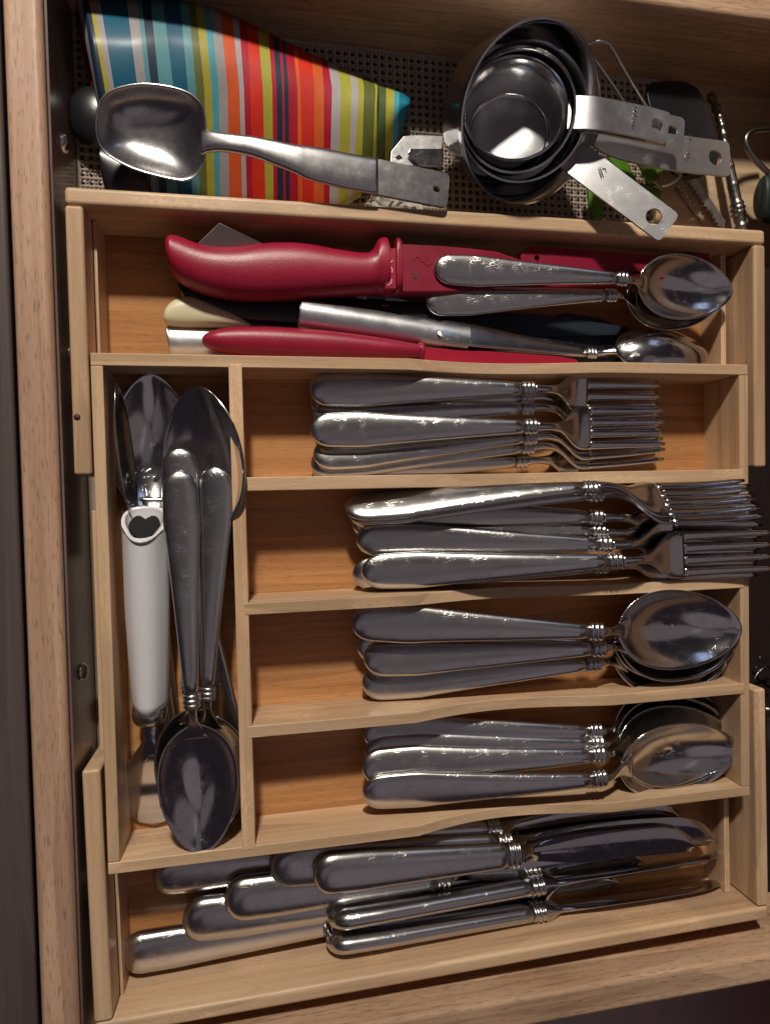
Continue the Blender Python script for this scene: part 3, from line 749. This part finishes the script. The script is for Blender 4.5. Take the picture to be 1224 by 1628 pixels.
# dark nylon blade under spoons
lone('nylon_spatula', *pxpoly([(800, 540), (850, 512), (900, 497), (950, 505), (1010, 528), (1060, 556), (1070, 570), (960, 575), (850, 572)], -.029, .0018), navy_p, 'dark navy nylon tool end lying on the tray floor under the tablespoons', 'spatula', smooth=False, mods=bevel(.0005))

# ------------------------------------------------------------------ back area: striped cloth
WH=(.46,.43,.44); NV=(.012,.03,.065); OY=(.42,.36,.035); GR=(.36,.34,.35); TE=(.0,.105,.19); LT=(.10,.30,.34); OL=(.13,.15,.03); CY=(.07,.36,.44); OR=(.72,.10,.02); CR_=(.48,.006,.03); RO=(.72,.03,.012); O2=(.76,.13,.02); YE=(.44,.42,.05); DG=(.09,.13,.045); TL=(.0,.17,.26)
# boundaries: x at top edge, x at y=140, x at y=305 ; colour of the stripe to the right
SB = [(119,150,178,WH),(130,154,184,NV),(141,167,190,OY),(148,175,196,GR),(158.5,182,200,TE),(201,219,234,GR),(218,233,249,LT),(225,241,254,NV),(239,254,266,LT),(259,276,282,TE),(286,299,306,LT),(299,312,318,OL),(310,325,330,OY),(324,337,342,CY),(334,348,350,GR),(350,362,365,OR),(369,381,385,WH),(380,388,392.5,CR_),(393,398,402,RO),(410,418,422,YE),(427,433,435,CR_),(433.6,440,441,NV),(443,449,450.5,CR_),(448.5,452,454.5,NV),(453,459,461,CR_),(466,473,474,O2),(472,478,481,RO),(495,500,499,O2),(511,515,515,CR_),(521,528,524,WH),(537,542,538,YE),(554,559,554,WH),(564,571,560,YE),(575,579,574,OL),(593,597,590,YE),(600,603,598,DG),(614,618,612,YE),(627,630,624,CY),(635,638,632,TL),(652.5,652.5,646,TL)]
def ytop(x):
    pts = [(100, -6), (119, -6), (295, -4), (330, 6), (400, 38), (443, 60), (500, 88), (560, 113), (600, 131), (640, 147), (652.5, 156)]
    return float(np.interp(x, [p[0] for p in pts], [p[1] for p in pts]))
def ybot(x): return float(np.interp(x, [100, 540, 575, 620, 633, 645, 652.5], [333, 333, 312, 258, 230, 195, 162]))
cloth_mats = {}
def cmat(c):
    if c not in cloth_mats:
        m, nt, b, N, L = newmat('oilcloth_stripe'); 
        n = N('ShaderNodeTexNoise'); n.inputs['Scale'].default_value = 45; n.inputs['Detail'].default_value = 8; n.inputs['Roughness'].default_value = .75
        L(coords(nt, (1, 1, 1), False).outputs[0], n.inputs['Vector'])
        r = ramp(nt, [(.3, tuple(q * .72 for q in c)), (.7, tuple(min(1, q * .98 + .004) for q in c))]); L(n.outputs['Fac'], r.inputs[0]); L(r.outputs[0], b.inputs['Base Color'])
        b.inputs['Roughness'].default_value = .55; b.inputs['Specular IOR Level'].default_value = .22; b.inputs['Coat Weight'].default_value = .07; b.inputs['Coat Roughness'].default_value = .22
        v = N('ShaderNodeTexNoise'); v.inputs['Scale'].default_value = 1400; L(coords(nt, (1, 1, 1), False).outputs[0], v.inputs['Vector'])
        bp = N('ShaderNodeBump'); bp.inputs['Strength'].default_value = .25; bp.inputs['Distance'].default_value = .0002; L(v.outputs['Fac'], bp.inputs['Height']); L(bp.outputs[0], b.inputs['Normal'])
        cloth_mats[c] = m
    return cloth_mats[c]
V = []; F = []; fm = []; ml = []; NVR = 22; sub = 3
colsx = []
for i in range(len(SB) - 1):
    for j in range(sub if i < len(SB) - 2 else sub + 1):
        f = j / sub; colsx.append([SB[i][k] * (1 - f) + SB[i + 1][k] * f for k in range(3)] + [SB[i][3]])
for (xt, xm, xb, c) in colsx:
    y0 = ytop(xt); y1 = ybot(xb)
    for j in range(NVR + 1):
        v = j / NVR; y = y0 + (y1 - y0) * v
        if y < 140: f = (y - y0) / max(1, 140 - y0) if y0 < 140 else 0; x = xt * (1 - f) + xm * f
        else: f = min(1, (y - 140) / 165); x = xm * (1 - f) + xb * f
        if y0 > 130: x = xt + (xb - xt) * v
        u = (xm - 150) / 500
        edge = min(1, (xm - 148) / 10) if xm < 158 else 1
        h = .030 * math.sin(math.pi * min(1, v * .985 + .015) ** .5) ** .8 * (1 - .40 * max(0, u)) * (edge ** .5 if edge > 0 else 0)
        h += .0004 * math.sin(xm * .045 + 5 * v) * math.sin(v * 7 + xm * .012) * math.sin(math.pi * v)
        V.append(at(x, y, -.0345 + h))
nc = len(colsx)
for i in range(nc - 1):
    c = colsx[i][3]
    m = cmat(c)
    if m not in ml: ml.append(m)
    for j in range(NVR): F.append((i * (NVR + 1) + j, i * (NVR + 1) + j + 1, (i + 1) * (NVR + 1) + j + 1, (i + 1) * (NVR + 1) + j)); fm.append(ml.index(m))
V = np.array(V); c0 = V.mean(0); c0[2] = V[:, 2].min()
me = bpy.data.meshes.new('striped_cloth'); me.from_pydata([tuple(v) for v in V - c0], [], F)
for m in ml: me.materials.append(m)
for p, i in zip(me.polygons, fm): p.material_index = i; p.use_smooth = True
if me.polygons[len(me.polygons) // 2].normal.z < 0: me.flip_normals()
cl = obj('striped_cloth', me); cl.location = c0; solid(.0012)(cl)
tag(cl, 'folded oilcloth with bright teal, red, orange and olive stripes behind the tray', 'cloth')
# red underside edge of the cloth
part('hem', *tube([at(x, y, -.033) for x, y in ((123, 20), (133, 70), (144, 120), (155, 165))], .0010, 8), red_p, cl)

# ladle and dark pan piece behind the cloth
V = []; F = []
lc = at(146, 172, -.022); rL = 44 / pxm(146, 172, -.022)
for j in range(12):
    a = j / 11 * math.pi * .5
    for k in range(28): V.append(lc + np.array([rL * math.cos(a) * math.cos(k * math.pi / 14), rL * 1.1 * math.cos(a) * math.sin(k * math.pi / 14), rL * .55 * math.sin(a) - .008]))
for j in range(11):
    for k in range(28): F.append((j * 28 + k, j * 28 + (k + 1) % 28, j * 28 + 28 + (k + 1) % 28, j * 28 + 28 + k))
lone('ladle', V, F, black_p, 'dark round ladle bowl face down behind the square bowled spoon', 'ladle')
lone('dark_scoop', *pill([(163, 245, 270), (166, 236, 292), (172, 232, 312), (190, 236, 330), (215, 250, 335), (240, 262, 332)], -.026, .009, 18, 2.3, 24), black_p, 'black scoop edge under the striped cloth beside the liner', 'scoop')

# square bowled spoon
sq = thing('square_serving_spoon', 'steel serving spoon with a rounded square bowl lying on the striped cloth', 'serving spoon', loc_of(420, 230, -.006))
OUT = [(328, 213), (325.5, 180), (316, 160), (296, 146), (262, 137), (225, 134), (190, 140), (168, 151), (157, 168), (153, 195), (155, 218), (164, 238), (182, 252), (212, 267), (245, 277), (275, 284), (296, 286), (312, 279), (321, 265), (326, 245)]
OC = smoothcurve([OUT[-1]] + OUT + [OUT[0], OUT[1]], 1 + 22 * 4)[4:-8]
zr = .0035; V = []; F = []; ctr = np.array([238., 212.]); nr = 10; n = len(OC)
V.append(at(*ctr, zr - .0095))
for j in range(1, nr + 1):
    rr = j / nr
    for q in OC:
        p = ctr + (q - ctr) * rr; V.append(at(p[0], p[1], zr - .0095 * (1 - rr ** 3.0) - (p[1] - 212) / 150 * .0085))
for k in range(n): F.append((0, 1 + k, 1 + (k + 1) % n))
for j in range(nr - 1):
    for k in range(n): o = 1 + j * n; F.append((o + k, o + n + k, o + n + (k + 1) % n, o + (k + 1) % n))
def sqm(o):
    if o.data.polygons[0].normal.z < 0: o.data.flip_normals()
    solid(.0013, -1, 1)(o)
steel_sq = steel('serving_spoon_steel', base=(.56, .545, .55), rough=.25, scr=.25, axis='r', spot=.7, rvar=.05)
part('bowl', V, F, steel_sq, sq, True, sqm)
part('handle', *pill([(320, 208, 247), (330, 207, 243), (345, 210, 241), (365, 213, 242.5), (400, 217, 249), (435, 223, 262), (470, 230, 276), (488, 232, 285), (520, 237, 294), (560, 245, 303), (600, 252, 309)], 0, .0022, 22, 2.6, 60, zc=lambda f: .0033 + .002 * f + .003 * math.sin(f * math.pi)), steel_sq, sq)
h0 = at(592, 279, .0050); h1 = at(713, 303, .0040)
part('grip', *holed_plate([h0, h1], 27.5 / pxm(650, 290, .006), .0020, [(19.5 / pxm(690, 297, .006), .0020)], corner=.3), steel_sq, sq, 40)
# flat steel thing by the cups and crumpled paper
gp = thing('steel_cutter', 'flat steel kitchen cutter plate lying between the striped cloth and measuring cups', 'cutter', loc_of(670, 240, -.034))
part('plate', *pxpoly([(622, 240), (642, 216), (664, 214.5), (704, 216), (706, 266), (668, 264), (620, 262)], -.026, .0014), steel_dull, gp, False, bevel(.0003))
part('blade', *pxpoly([(648, 243), (652, 236), (704, 236), (704, 264), (667, 263)], -.0235, .001), steel_cup, gp, False, bevel(.0003))
part('slot', *pxpoly([(628, 250), (635, 245.5), (640, 251), (633, 254)], -.0258, .0004), black_p, gp, False)
V = []; F = []
for i in range(14):
    for j in range(6):
        x = 590 + i * 6.3; y = 298 + j * 7.5 + random.uniform(-1.5, 1.5); V.append(at(x + random.uniform(-1, 1), y, -.030 + random.uniform(0, .005)))
for i in range(13):
    for j in range(5): F.append((i * 6 + j, i * 6 + j + 1, i * 6 + j + 7, i * 6 + j + 6))
lone('torn_paper', V, F, foil_m, 'crumpled pale scrap under the serving spoon grip beside the tray wall', 'paper scrap', smooth=False, mods=solid(.0004))

# ------------------------------------------------------------------ measuring cups
def view_dir(p): d = CC - p; return d / np.linalg.norm(d)
def cup(label, px, py, z, rpx, depth, toward, deg, mat=steel_cup):
    """toward: photo direction (right, up) the mouth leans to, by deg from facing the lens"""
    c = at(px, py, z); v = view_dir(c); d = CR @ np.array([toward[0], toward[1], 0.]); d -= v * d.dot(v); d /= np.linalg.norm(d)
    n = v * math.cos(math.radians(deg)) + d * math.sin(math.radians(deg)); u = np.cross(n, (0, 1., 0)); u /= np.linalg.norm(u); w_ = np.cross(n, u)
    R = rpx / pxm(px, py, z)
    root = thing('measuring_cup', label, 'measuring cup', c - n * depth, 'nested steel measuring cups')
    rb = R * .88; f = R * .10; th = .0006
    prof = [(0, 0), (rb * .5, 0), (rb - f, 0)] + [(rb - f + f * math.sin(a), f - f * math.cos(a)) for a in (.4, .8, 1.2, 1.5)]
    prof += [(rb + (R - rb) * q, f + (depth - f) * q) for q in (.25, .5, .75, .97)] + [(R + .0007, depth - .0003), (R + .0011, depth + .0004), (R + .0001, depth + .0006)]
    prof += [(R - th, depth), (rb + (R - rb) * .5 - th, f + (depth - f) * .5), (rb - th, f)] + [(rb - f + (f - th) * math.sin(a), f - (f - th) * math.cos(a)) for a in (1.3, .9, .4)] + [(rb * .5, th), (0, th)]
    seg = 72; V = []; F = []; B = c - n * depth
    for r_, h in prof:
        if r_ == 0: V.append(B + n * h); continue
        for k in range(seg):
            a = 2 * math.pi * k / seg; V.append(B + n * h + (u * math.cos(a) + w_ * math.sin(a)) * r_)
    N_ = len(prof) - 2
    for k in range(seg): F.append((0, 1 + k, 1 + (k + 1) % seg))
    for j in range(N_ - 1):
        for k in range(seg): o = 1 + j * seg; F.append((o + k, o + seg + k, o + seg + (k + 1) % seg, o + (k + 1) % seg))
    o = 1 + (N_ - 1) * seg
    for k in range(seg): F.append((o + k, len(V) - 1, o + (k + 1) % seg))
    part('bowl', V, F, mat, root, 50)
    D = []; rd = rb - f * .9
    for r_, h in ((rd, th + .0001), (rd * .97, th + .0004), (rd * .5, th + .00045)): D += [B + n * h + (u * math.cos(2 * math.pi * k / 48) + w_ * math.sin(2 * math.pi * k / 48)) * r_ for k in range(48)]
    D.append(B + n * (th + .00045)); FD = []
    for j in range(2): FD += [(j * 48 + k, j * 48 + (k + 1) % 48, j * 48 + 48 + (k + 1) % 48, j * 48 + 48 + k) for k in range(48)]
    FD += [(96 + k, 96 + (k + 1) % 48, 144) for k in range(48)]
    part('base', D, FD, steel_strap, root, 40)
    return root, n
def hnd(root, path, wpx, holes, zat, th=.0013, corner=.3, n=(-.10, .02, 1.)):
    k = pxm(*zat); P = [at(*p) for p in path]
    return part('handle', *holed_plate(P, wpx / 2 / k, th, [(d / k, r / k) for d, r in holes], corner=corner, nrm=n), steel_strap, root, 40)
c4, n4 = cup('largest measuring cup tipped over to the right with the smaller cups inside', 846, 187, .010, 124, .036, (1, -.12), 33)
c3, n3 = cup('third measuring cup of the nest, its handle pointing down over the tray rim', 831, 180, .0105, 98, .030, (.25, .97), 17)
c2, n2 = cup('second smallest measuring cup, its handle hidden just under the top one', 823, 177, .0150, 87, .027, (.25, .97), 17)
c1, n1 = cup('smallest measuring cup on top of the nest with a bright scratched bottom', 818, 173, .0185, 80, .024, (.25, .97), 31)
hnd(c4, [(955, 205, .004), (985, 222, .003), (1060, 240, .001), (1160, 253, -.002)], 57, [(29, 12.5)], (1060, 240, 0))
hnd(c2, [(912, 182, .0165), (950, 184, .0185), (1000, 194, .0165), (1087, 213, .0145)], 52, [(22, 10.5)], (1000, 195, .017))
hnd(c1, [(903, 178, .0195), (945, 179, .0225), (985, 186, .0205), (1030, 195, .0190), (1062, 204, .0185)], 51, [(21, 10.5)], (1000, 190, .02), corner=.2)
hnd(c3, [(908, 244, .008), (930, 262, .0105), (980, 300, .0140), (1064, 363, .0190)], 52, [(31, 13)], (1000, 310, .012), n=(-.33, .10, .94))
# stamped size marks on the lower handle
for P in ([(951, 268), (956, 282)], [(953.5, 266), (959, 281)], [(957, 267), (962, 268), (963, 274)], [(966, 271), (966, 277)], [(969, 271), (975, 265)], [(972, 279), (976, 281), (973, 283)], [(984, 284), (988, 288), (986, 292)], [(975, 287), (975, 291)], [(981, 294), (983, 301)], [(985, 294), (983, 300)], [(995, 295), (999, 289)]):
    stroke(P, .0131, .00016, steel_cup, c3, 'stamped_mark')
for P in ([(1008, 170), (1012, 172)], [(1007, 177), (1012, 178)], [(1006, 184), (1012, 186)], [(1005, 192), (1010, 194)], [(1004, 199), (1008, 202)]):
    stroke(P, .0207, .00016, steel_cup, c1, 'stamped_mark')
for P in ([(1096, 214), (1100, 216)], [(1094, 221), (1098, 223)], [(1091, 243), (1096, 245)], [(1089, 249), (1094, 251)]):
    stroke(P, .0012, .00016, steel_cup, c4, 'stamped_mark')

# ------------------------------------------------------------------ behind the cups
lp_ = thing('kitchen_tongs', 'thin steel loop handled tongs standing behind the measuring cups', 'tongs', loc_of(985, 130, -.034))
loopP = [(930, 77, -.004), (938, 69, -.002), (952, 65.5, 0), (964, 68, 0), (972, 76, -.001), (1000, 125, -.006), (1040, 190, -.012), (1085, 262, -.022)]
Pp = smoothcurve([at(*p) for p in loopP], 40)
part('arm', *tube(Pp, .0008, 8), steel_dull, lp_)
Pp = smoothcurve([at(*p) for p in [(930, 77, -.004), (945, 95, -.006), (985, 152, -.012), (1030, 225, -.02)]], 20)
part('arm', *tube(Pp, .0007, 8), steel_old, lp_)
lone('black_turner', *pxpoly([(1030, 134), (1036, 130), (1060, 127), (1090, 129), (1108, 137), (1125, 165), (1138, 205), (1143, 240), (1140, 262), (1122, 278), (1098, 284), (1075, 278), (1060, 262), (1042, 210), (1028, 150)], -.016, .003), black_p, 'black square headed turner leaning behind the measuring cup handles', 'turner', smooth=False, mods=bevel(.001, 3))
gl = thing('green_tongs', 'bright green plastic tongs crossing under the measuring cup handles', 'tongs', loc_of(990, 280, -.034))
for P, wd, zz in (([(968, 215), (984, 262), (1008, 300)], [.0040, .0052, .0035], -.017), ([(1010, 228), (1026, 256), (1036, 290)], [.0030, .0055, .0030], -.015), ([(1026, 232), (1040, 252), (1048, 275)], [.003, .004, .0025], -.018), ([(1000, 300), (1030, 308), (1048, 312)], [.004, .005, .003], -.022), ([(938, 285), (945, 320), (950, 350)], [.003, .0045, .004], -.026)):
    Q = smoothcurve([list(at(x, y, zz)) + [w_] for (x, y), w_ in zip(P, wd)], 14)
    part('leaf', *tube([q[:3] for q in Q], [q[3] for q in Q], 14, flat=.35), green_p, gl)
part('rod', *tube([at(990, 218, -.012), at(1008, 252, -.013), at(1050, 300, -.018)], .0012, 8), steel_old, gl)
wk = thing('wire_loop', 'small bent bright wire between the green tongs and black turner', 'wire', loc_of(1060, 290, -.034))
part('wire', *tube(smoothcurve([at(*p) for p in [(1040, 296, -.02), (1060, 294, -.018), (1078, 284, -.016), (1085, 270, -.014), (1097, 262, -.013)]], 24), .0009, 8), steel_handle, wk)
def saw(a, b, wd, z, nt, parent, name, th=.0014, side=1):
    A = at(a[0], a[1], z); B = at(b[0], b[1], z); t = B - A; L = np.linalg.norm(t); t /= L; s = np.cross((0, 0, 1.), t) * side
    P = [A + s * wd]; 
    for i in range(nt):
        P.append(A + t * L * (i + .1) / nt - s * (wd * .45)); P.append(A + t * L * (i + .5) / nt - s * wd * .95); P.append(A + t * L * (i + .9) / nt - s * wd * .45)
    P.append(B + s * wd)
    return part(name, *prism([tuple(p) for p in P], 0, 0, th), steel_old, parent, False)
st_ = thing('corn_skewer_tongs', 'pair of serrated metal arms lying on the drawer floor at the upper right', 'tongs', loc_of(1110, 320, ZF + .001))
saw((1082, 262), (1152, 364), .0034, -.030, 16, st_, 'serrated_arm', side=1)
saw((1074, 298), (1122, 362), .0006, -.032, 5, st_, 'thin_arm', side=1)
for k in range(5): q = at(1078 + k * 4.2, 297 + k * 5.6, -.031); part('stud', *tube([q, q + (0, 0, .0012)], .0006, 8, up=(1, 0, 0)), steel_handle, st_)
# ornate silver handle
on = thing('ornate_knife', 'tarnished silver knife with a ringed tapering handle at the upper right', 'knife', loc_of(1165, 280, -.034))
q0 = at(1180, 372, -.020); q1 = at(1150, 225, -.022); st = []
prof = []
for i in range(60):
    f = i / 59; r = .0036 - .0011 * f
    for c_, wdt, am in ((.22, .018, .0009), (.27, .018, .0012), (.32, .018, .0009), (.12, .02, -.0003), (.08, .012, .0004), (.52, .012, .0003), (.72, .012, .0003)): r += am * math.exp(-((f - c_) / wdt) ** 2)
    prof.append(r)
part('handle', *tube([q0 + (q1 - q0) * i / 59 for i in range(60)], prof, 20), silver_dark, on)
Q = smoothcurve([at(*p) for p in [(1151, 230, -.022), (1147, 205, -.022), (1140, 178, -.024), (1128, 150, -.028)]], 24)
part('twisted_shank', *tube(Q, [.0022 + .0005 * math.sin(i * 1.6) for i in range(24)], 14), silver_dark, on)
hk = thing('hooked_tool', 'dark hooked metal tool with a green grip at the right photo edge', 'utensil', loc_of(1210, 260, -.034))
part('hook', *tube(smoothcurve([at(*p) for p in [(1226, 205, -.02), (1200, 207, -.019), (1187, 215, -.018), (1185, 228, -.018), (1193, 245, -.018), (1207, 262, -.018), (1222, 276, -.018)]], 30), .0016, 10), silver_dark, hk)
part('grip', *pill([(1208, 290, 345), (1212, 280, 352), (1225, 278, 356), (1250, 280, 352)], -.02, .006, 16, 2.2, 12), dkgreen, hk)
# a strip of lit board and a peg by the far right
lone('wood_strip', *pxpoly([(1050, 270), (1146, 278), (1160, 300), (1172, 375), (1040, 372)], ZF + .006, .004), dfloor, 'pale flat wooden board under the serrated tongs at the upper right', 'board', smooth=False, mods=bevel(.0005))
# wires at right of tray
wr = thing('wire_whisk', 'thin dark wires of a whisk at the right photo edge beside the tray', 'whisk', loc_of(1215, 1060, -.034))
for P in ([(1198, 1080), (1204, 1070), (1214, 1062), (1230, 1058)], [(1206, 1044), (1212, 1052), (1222, 1062), (1236, 1070)], [(1200, 1060), (1212, 1075), (1230, 1082)]):
    part('wire', *tube(smoothcurve([at(x, y, -.028) for x, y in P], 14), .0007, 8), silver_dark, wr)
pr_ = thing('metal_peg', 'narrow pale metal piece standing at the right photo edge beside the lower tray arm', 'peg', loc_of(1222, 1160, -.034))
part('stem', *pxpoly([(1219, 1146), (1226, 1142), (1228, 1188), (1219, 1190)], -.024, .002), steel_dull, pr_, False)
part('head', *tube([at(1215, 1127, -.024), at(1232, 1128, -.024)], .0012, 8), steel_dull, pr_)
